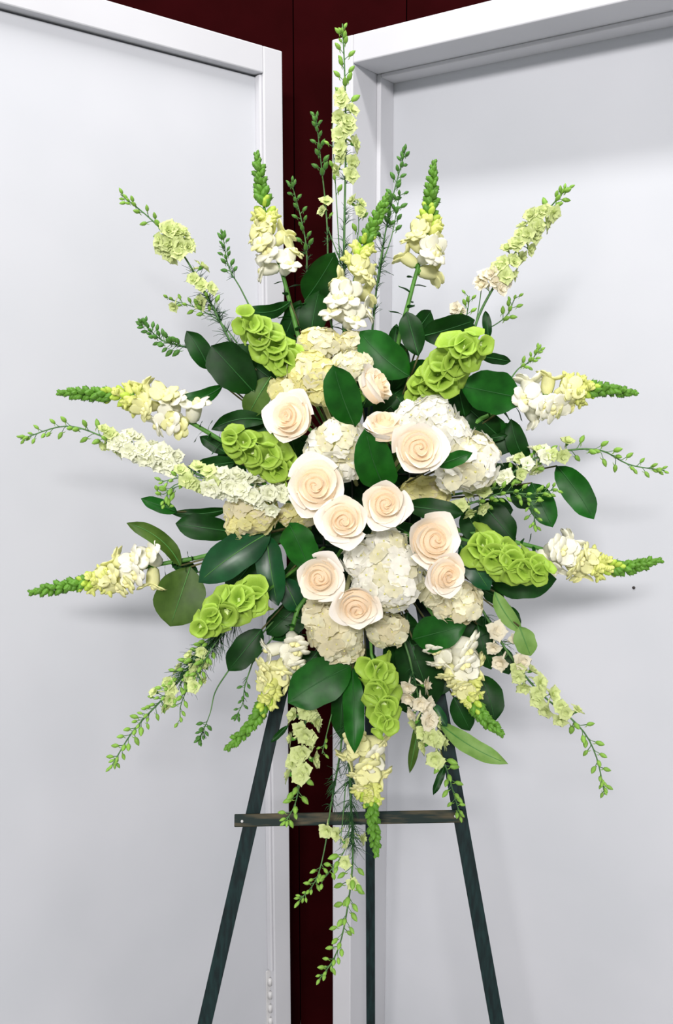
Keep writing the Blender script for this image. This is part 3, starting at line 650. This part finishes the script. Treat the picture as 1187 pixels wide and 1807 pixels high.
def larkspur(label, pts, Yb, Yt, bl=None, bd=None, fo=None, br=(), thick=2.2, tip=5, dark=False):
    """bl: list of (t0, t1, n, size, spread, kind); bd: list of (t0, t1, n, size, spread); fo: list of (t0, t1, n, length); br: side shoots (points, bud count, size[, blossom kind, count])"""
    pa = Path(pts, Yb, Yt); root = thing('larkspur', label, 'larkspur', pa.at(0), 'larkspur stems in the spray')
    st = MB(); s0 = pxm(pa.at(.5)); R = root.location; n = pa.n; e = anchor(pa.at(0))
    st.tube([p-R for p in [e]+pa.p[::2]], [thick*s0]+[s0*thick*(1-.6*i/(n//2)) for i in range(n//2+1)], 5)
    ph = [random.random()*6]
    bm = LBD if dark else LB
    def put(pt, t, mesh, size, spread, name, lift, drop=0.):
        ph[0] += 2.39996+random.uniform(-.4, .4); q = ph[0]
        if math.sin(q) < -.6: q = -q
        o = pt.side(t, q); T = pt.tan(t); s = size*s0*random.uniform(.85, 1.12)
        a = pt.at(max(0, t-.02)); d = (o+T*lift).normalized(); sp = spread*s0*random.uniform(.75, 1.2)
        c = a+d*sp+T*(.1*sp); mid = a+(o*.35+T*.6)*sp*.6
        st.tube([a-R, mid-R, c-R], [.9*s0, .75*s0, .8*s0], 4)
        z = (c-mid).normalized()
        if name == 'blossom': z = (z+(CAM-c).normalized()*.5+V((random.uniform(-.4, .4), random.uniform(-.4, .4), random.uniform(-.4, .4)))).normalized()
        obj(name, mesh, root, place(root, c, z, V((0, 0, 1)) if abs(z.z) < .9 else V((1, 0, 0)), s))
    for (t0, t1, k, size, spread, kind) in bl or ():
        for i in range(k): put(pa, t0+(t1-t0)*(i+.5)/k, LK[kind][random.randrange(3)], size*1.14, spread, 'blossom', .5)
    for (t0, t1, k, size, spread) in bd or ():
        for i in range(k):
            f = (i+.5)/k; put(pa, t0+(t1-t0)*f, bm, size*(1.1-.35*f), spread*(1.1-.5*f), 'bud', .8)
    for i in range(tip): put(pa, 1-.012*i, bm, 11, 5, 'bud', 1.4)
    for sh in br:
        pb = Path(sh[0], pa.at(.5).y, pa.at(.8).y if len(sh) < 6 else sh[5], 24)
        st.tube([p-R for p in pb.p[::2]], [s0*1.5*(1-.4*i/12) for i in range(13)], 4)
        for i in range(sh[1]): put(pb, .45+.55*(i+.5)/sh[1], bm, sh[2]*(1.15-.4*i/sh[1]), 9, 'bud', .9)
        if len(sh) > 4 and sh[3]:
            for i in range(sh[4]): put(pb, .75+.25*(i+.5)/sh[4], LK[sh[3]][random.randrange(3)], 27, 8, 'blossom', .8)
    obj('stem', st.mesh(M['stem_dark']), root)
    if fo:
        fb = MB()
        for (t0, t1, k, ln) in fo:
            for i in range(k):
                t = random.uniform(t0, t1); a = pa.at(t)-R; o = pa.side(t, random.random()*6.28); T = pa.tan(t)
                for j in range(5):
                    d = (o*.8+T*random.uniform(.3, 1.5)+V((random.uniform(-.7, .7), random.uniform(-.5, .5), random.uniform(-.7, .7)))).normalized()
                    L = ln*s0*random.uniform(.5, 1.1); g = V((random.uniform(-.3, .3), 0, -.35))*L
                    fb.tube([a, a+d*L*.5, a+d*L+g*.5], [.55*s0, .5*s0, .25*s0], 3)
        o = obj('feathery_foliage', fb.mesh(M['feather']), root, label='fine dark green thread-like leaves'); o['kind'] = 'stuff'
W_, Gn, Bl = 'lark_white', 'lark_green', 'lark_blush'
larkspur('tallest larkspur rising at the top centre against the right door edge', [(606, 580), (607, 430), (610, 250), (608, 130), (604, 42)], 1.42, 1.47,
    [(.50, .77, 13, 28, 13, Gn)], [(.74, .98, 13, 17, 13)], [(.25, .62, 16, 26), (.02, .25, 26, 34)], thick=2.8,
    br=[([(600, 470), (592, 330), (586, 230), (588, 205)], 7, 13), ([(604, 480), (630, 420), (632, 375), (630, 352)], 3, 14, Gn, 3), ([(604, 470), (578, 400), (574, 355)], 1, 10, Gn, 2)])
larkspur('thin larkspur shoot with dark buds in front of the maroon gap, near the top', [(578, 540), (577, 400), (566, 285), (557, 202)], 1.43, 1.47,
    None, [(.66, .98, 12, 15, 8)], [(.3, .7, 5, 18)], thick=2.0, dark=True)
larkspur('short larkspur shoot in front of the maroon gap beside the upper left snapdragon', [(540, 560), (541, 450), (532, 390), (514, 322)], 1.42, 1.45,
    None, [(.45, .98, 14, 14, 8)], [(.2, .5, 8, 18)], thick=2.0, dark=True)
larkspur('larkspur with dark buds between the two right upright snapdragons', [(655, 600), (668, 480), (690, 360), (715, 265)], 1.41, 1.46,
    None, [(.62, .99, 16, 16, 8)], [(.1, .62, 26, 26)], thick=2.2, dark=True,
    br=[([(672, 470), (690, 420), (700, 370), (706, 340)], 9, 15), ([(668, 500), (676, 440), (688, 350)], 4, 13)])
larkspur('long larkspur reaching to the upper left with one full green blossom cluster', [(450, 690), (400, 590), (330, 460), (275, 395), (213, 343)], 1.40, 1.40,
    [(.64, .75, 17, 32, 18, Gn), (.42, .58, 5, 28, 14, Gn)], [(.76, .98, 9, 16, 12), (.40, .46, 3, 16, 12)], [(.02, .55, 46, 32)], thick=2.8,
    br=[([(418, 605), (390, 570), (350, 545), (298, 528)], 12, 13, Gn, 1)])
larkspur('thin larkspur shoot between the long upper left larkspur and the upright snapdragon', [(450, 560), (425, 510), (403, 470), (393, 416)], 1.40, 1.43,
    None, [(.55, .98, 12, 13, 7)], [(.4, .9, 6, 16)], thick=1.8, dark=True)
larkspur('short dense larkspur bud cluster left of the upper left dark leaves', [(352, 620), (318, 610), (285, 600), (252, 570)], 1.37, 1.36,
    None, [(.25, .98, 24, 15, 11)], [(.1, .5, 5, 14)], thick=2.0, dark=True)
larkspur('upper right larkspur with pale blossoms along its upper half', [(828, 610), (850, 545), (900, 460), (950, 390), (1002, 330)], 1.38, 1.40,
    [(.40, .84, 22, 28, 14, Gn), (.30, .42, 5, 28, 14, Bl)], [(.84, .98, 7, 17, 10)], [(.3, .6, 5, 18)], thick=2.8,
    br=[([(835, 590), (845, 540), (850, 500), (852, 488)], 0, 12, Bl, 3), ([(842, 585), (870, 575), (895, 555), (908, 525)], 9, 13), ([(826, 600), (822, 570), (826, 540), (828, 522)], 6, 13), ([(820, 590), (812, 565), (806, 548)], 0, 10, Bl, 3)])
larkspur('small larkspur tip poking out above the upper right horizontal snapdragon', [(898, 672), (915, 650), (935, 638), (949, 620)], 1.38, 1.39,
    None, [(.35, .98, 12, 12, 7)], None, thick=1.6, tip=4)
larkspur('long larkspur curving to the far left tip below the upper left snapdragon', [(350, 838), (290, 808), (200, 778), (120, 752), (36, 775)], 1.35, 1.32,
    [(.12, .48, 22, 29, 15, W_), (.42, .56, 6, 27, 13, Gn)], [(.5, .97, 15, 16, 14)], [(.0, .2, 8, 20)], thick=2.4, tip=6)
larkspur('dense white larkspur lying across the left yellow hydrangea', [(505, 885), (450, 865), (390, 850), (330, 842), (285, 850)], 1.29, 1.27,
    [(.0, .62, 28, 31, 18, W_), (.55, .85, 7, 29, 14, Gn)], [(.8, .98, 4, 15, 10)], None, thick=2.2, tip=2,
    br=[([(345, 850), (310, 855), (290, 872), (276, 868)], 5, 15), ([(350, 850), (305, 862), (290, 885), (296, 896)], 6, 14)])
larkspur('right larkspur curving far out to the right edge', [(880, 860), (930, 815), (1000, 795), (1060, 795), (1110, 820), (1172, 830)], 1.34, 1.34,
    [(.02, .32, 8, 28, 15, W_), (.1, .46, 7, 27, 15, Gn)], [(.05, .35, 8, 15, 14), (.45, .97, 16, 17, 15)], [(.0, .2, 6, 18)], thick=2.4, tip=7,
    br=[([(895, 850), (930, 830), (960, 805), (965, 790)], 4, 15, W_, 1)])
larkspur('leafy larkspur shoot bending down beneath the right larkspur', [(790, 905), (840, 885), (900, 868), (935, 885), (945, 930)], 1.32, 1.31,
    [(.02, .36, 6, 27, 15, Gn)], [(.25, .97, 26, 14, 16)], None, thick=2.2, tip=3,
    br=[([(905, 870), (940, 872), (965, 868), (978, 862)], 10, 13)])
larkspur('lower right larkspur hanging down past the right side of the spray', [(850, 1075), (895, 1150), (950, 1220), (1020, 1280), (1050, 1330), (1067, 1402)], 1.33, 1.28,
    [(.08, .30, 5, 33, 20, Bl), (.28, .64, 13, 29, 16, Gn)], [(.62, .98, 14, 17, 13)], [(.0, .25, 10, 26)], thick=2.6, tip=6)
larkspur('lower left larkspur hanging down to the left, thick with buds', [(415, 1090), (360, 1150), (290, 1230), (235, 1290), (195, 1355)], 1.35, 1.29,
    [(.22, .6, 12, 26, 14, Gn)], [(.15, .75, 42, 15, 21), (.7, .98, 13, 16, 13)], [(.0, .4, 85, 40)], thick=2.6, tip=6,
    br=[([(380, 1135), (350, 1180), (320, 1240), (318, 1275)], 9, 14), ([(400, 1110), (370, 1150), (350, 1190), (345, 1215)], 8, 13, Gn, 2)])
larkspur('thin curved larkspur shoot with one bud tip left of the left easel leg', [(405, 1180), (380, 1220), (370, 1260), (352, 1305)], 1.33, 1.31,
    None, [(.75, .98, 9, 12, 7)], [(.8, .95, 2, 14)], thick=1.6, dark=True)
larkspur('thin dark larkspur shoot just left of the lower left drooping snapdragon', [(445, 1170), (432, 1210), (428, 1240), (418, 1262)], 1.35, 1.34,
    None, [(.3, .98, 8, 11, 8)], [(.2, .7, 3, 14)], thick=1.5, dark=True)
larkspur('larkspur hanging over the left end of the easel crossbar', [(545, 1230), (535, 1300), (530, 1370), (520, 1420), (502, 1452)], 1.33, 1.29,
    [(.05, .62, 16, 31, 17, Gn)], [(.6, .98, 9, 19, 15)], None, thick=2.2, tip=4, br=[([(585, 1260), (575, 1300), (568, 1330)], 4, 11)])
larkspur('larkspur hanging over the right end of the easel crossbar', [(722, 1160), (738, 1230), (755, 1290), (785, 1350), (800, 1400), (812, 1440)], 1.31, 1.30,
    [(.12, .40, 8, 30, 15, Bl), (.36, .62, 9, 31, 15, Gn)], [(.62, .98, 12, 18, 12)], [(.0, .4, 14, 24)], thick=2.2, tip=4)
larkspur('longest larkspur trailing straight down below the crossbar', [(612, 1250), (618, 1400), (622, 1520), (608, 1630), (590, 1690), (560, 1732)], 1.32, 1.25,
    [(.44, .66, 3, 24, 14, Gn)], [(.56, .98, 26, 18, 17)], [(.02, .5, 70, 34)], thick=2.8, tip=6,
    br=[([(618, 1450), (608, 1500), (580, 1540), (565, 1556)], 8, 16), ([(610, 1380), (605, 1440), (600, 1490)], 0, 10, Gn, 2)])
larkspur('thin larkspur trailing below the crossbar in front of the maroon gap', [(600, 1330), (584, 1420), (572, 1500), (556, 1555), (525, 1592)], 1.32, 1.28,
    [(.46, .54, 1, 30, 3, Gn)], [(.72, .98, 12, 13, 8)], [(.02, .4, 14, 24)], thick=2.0, tip=4)
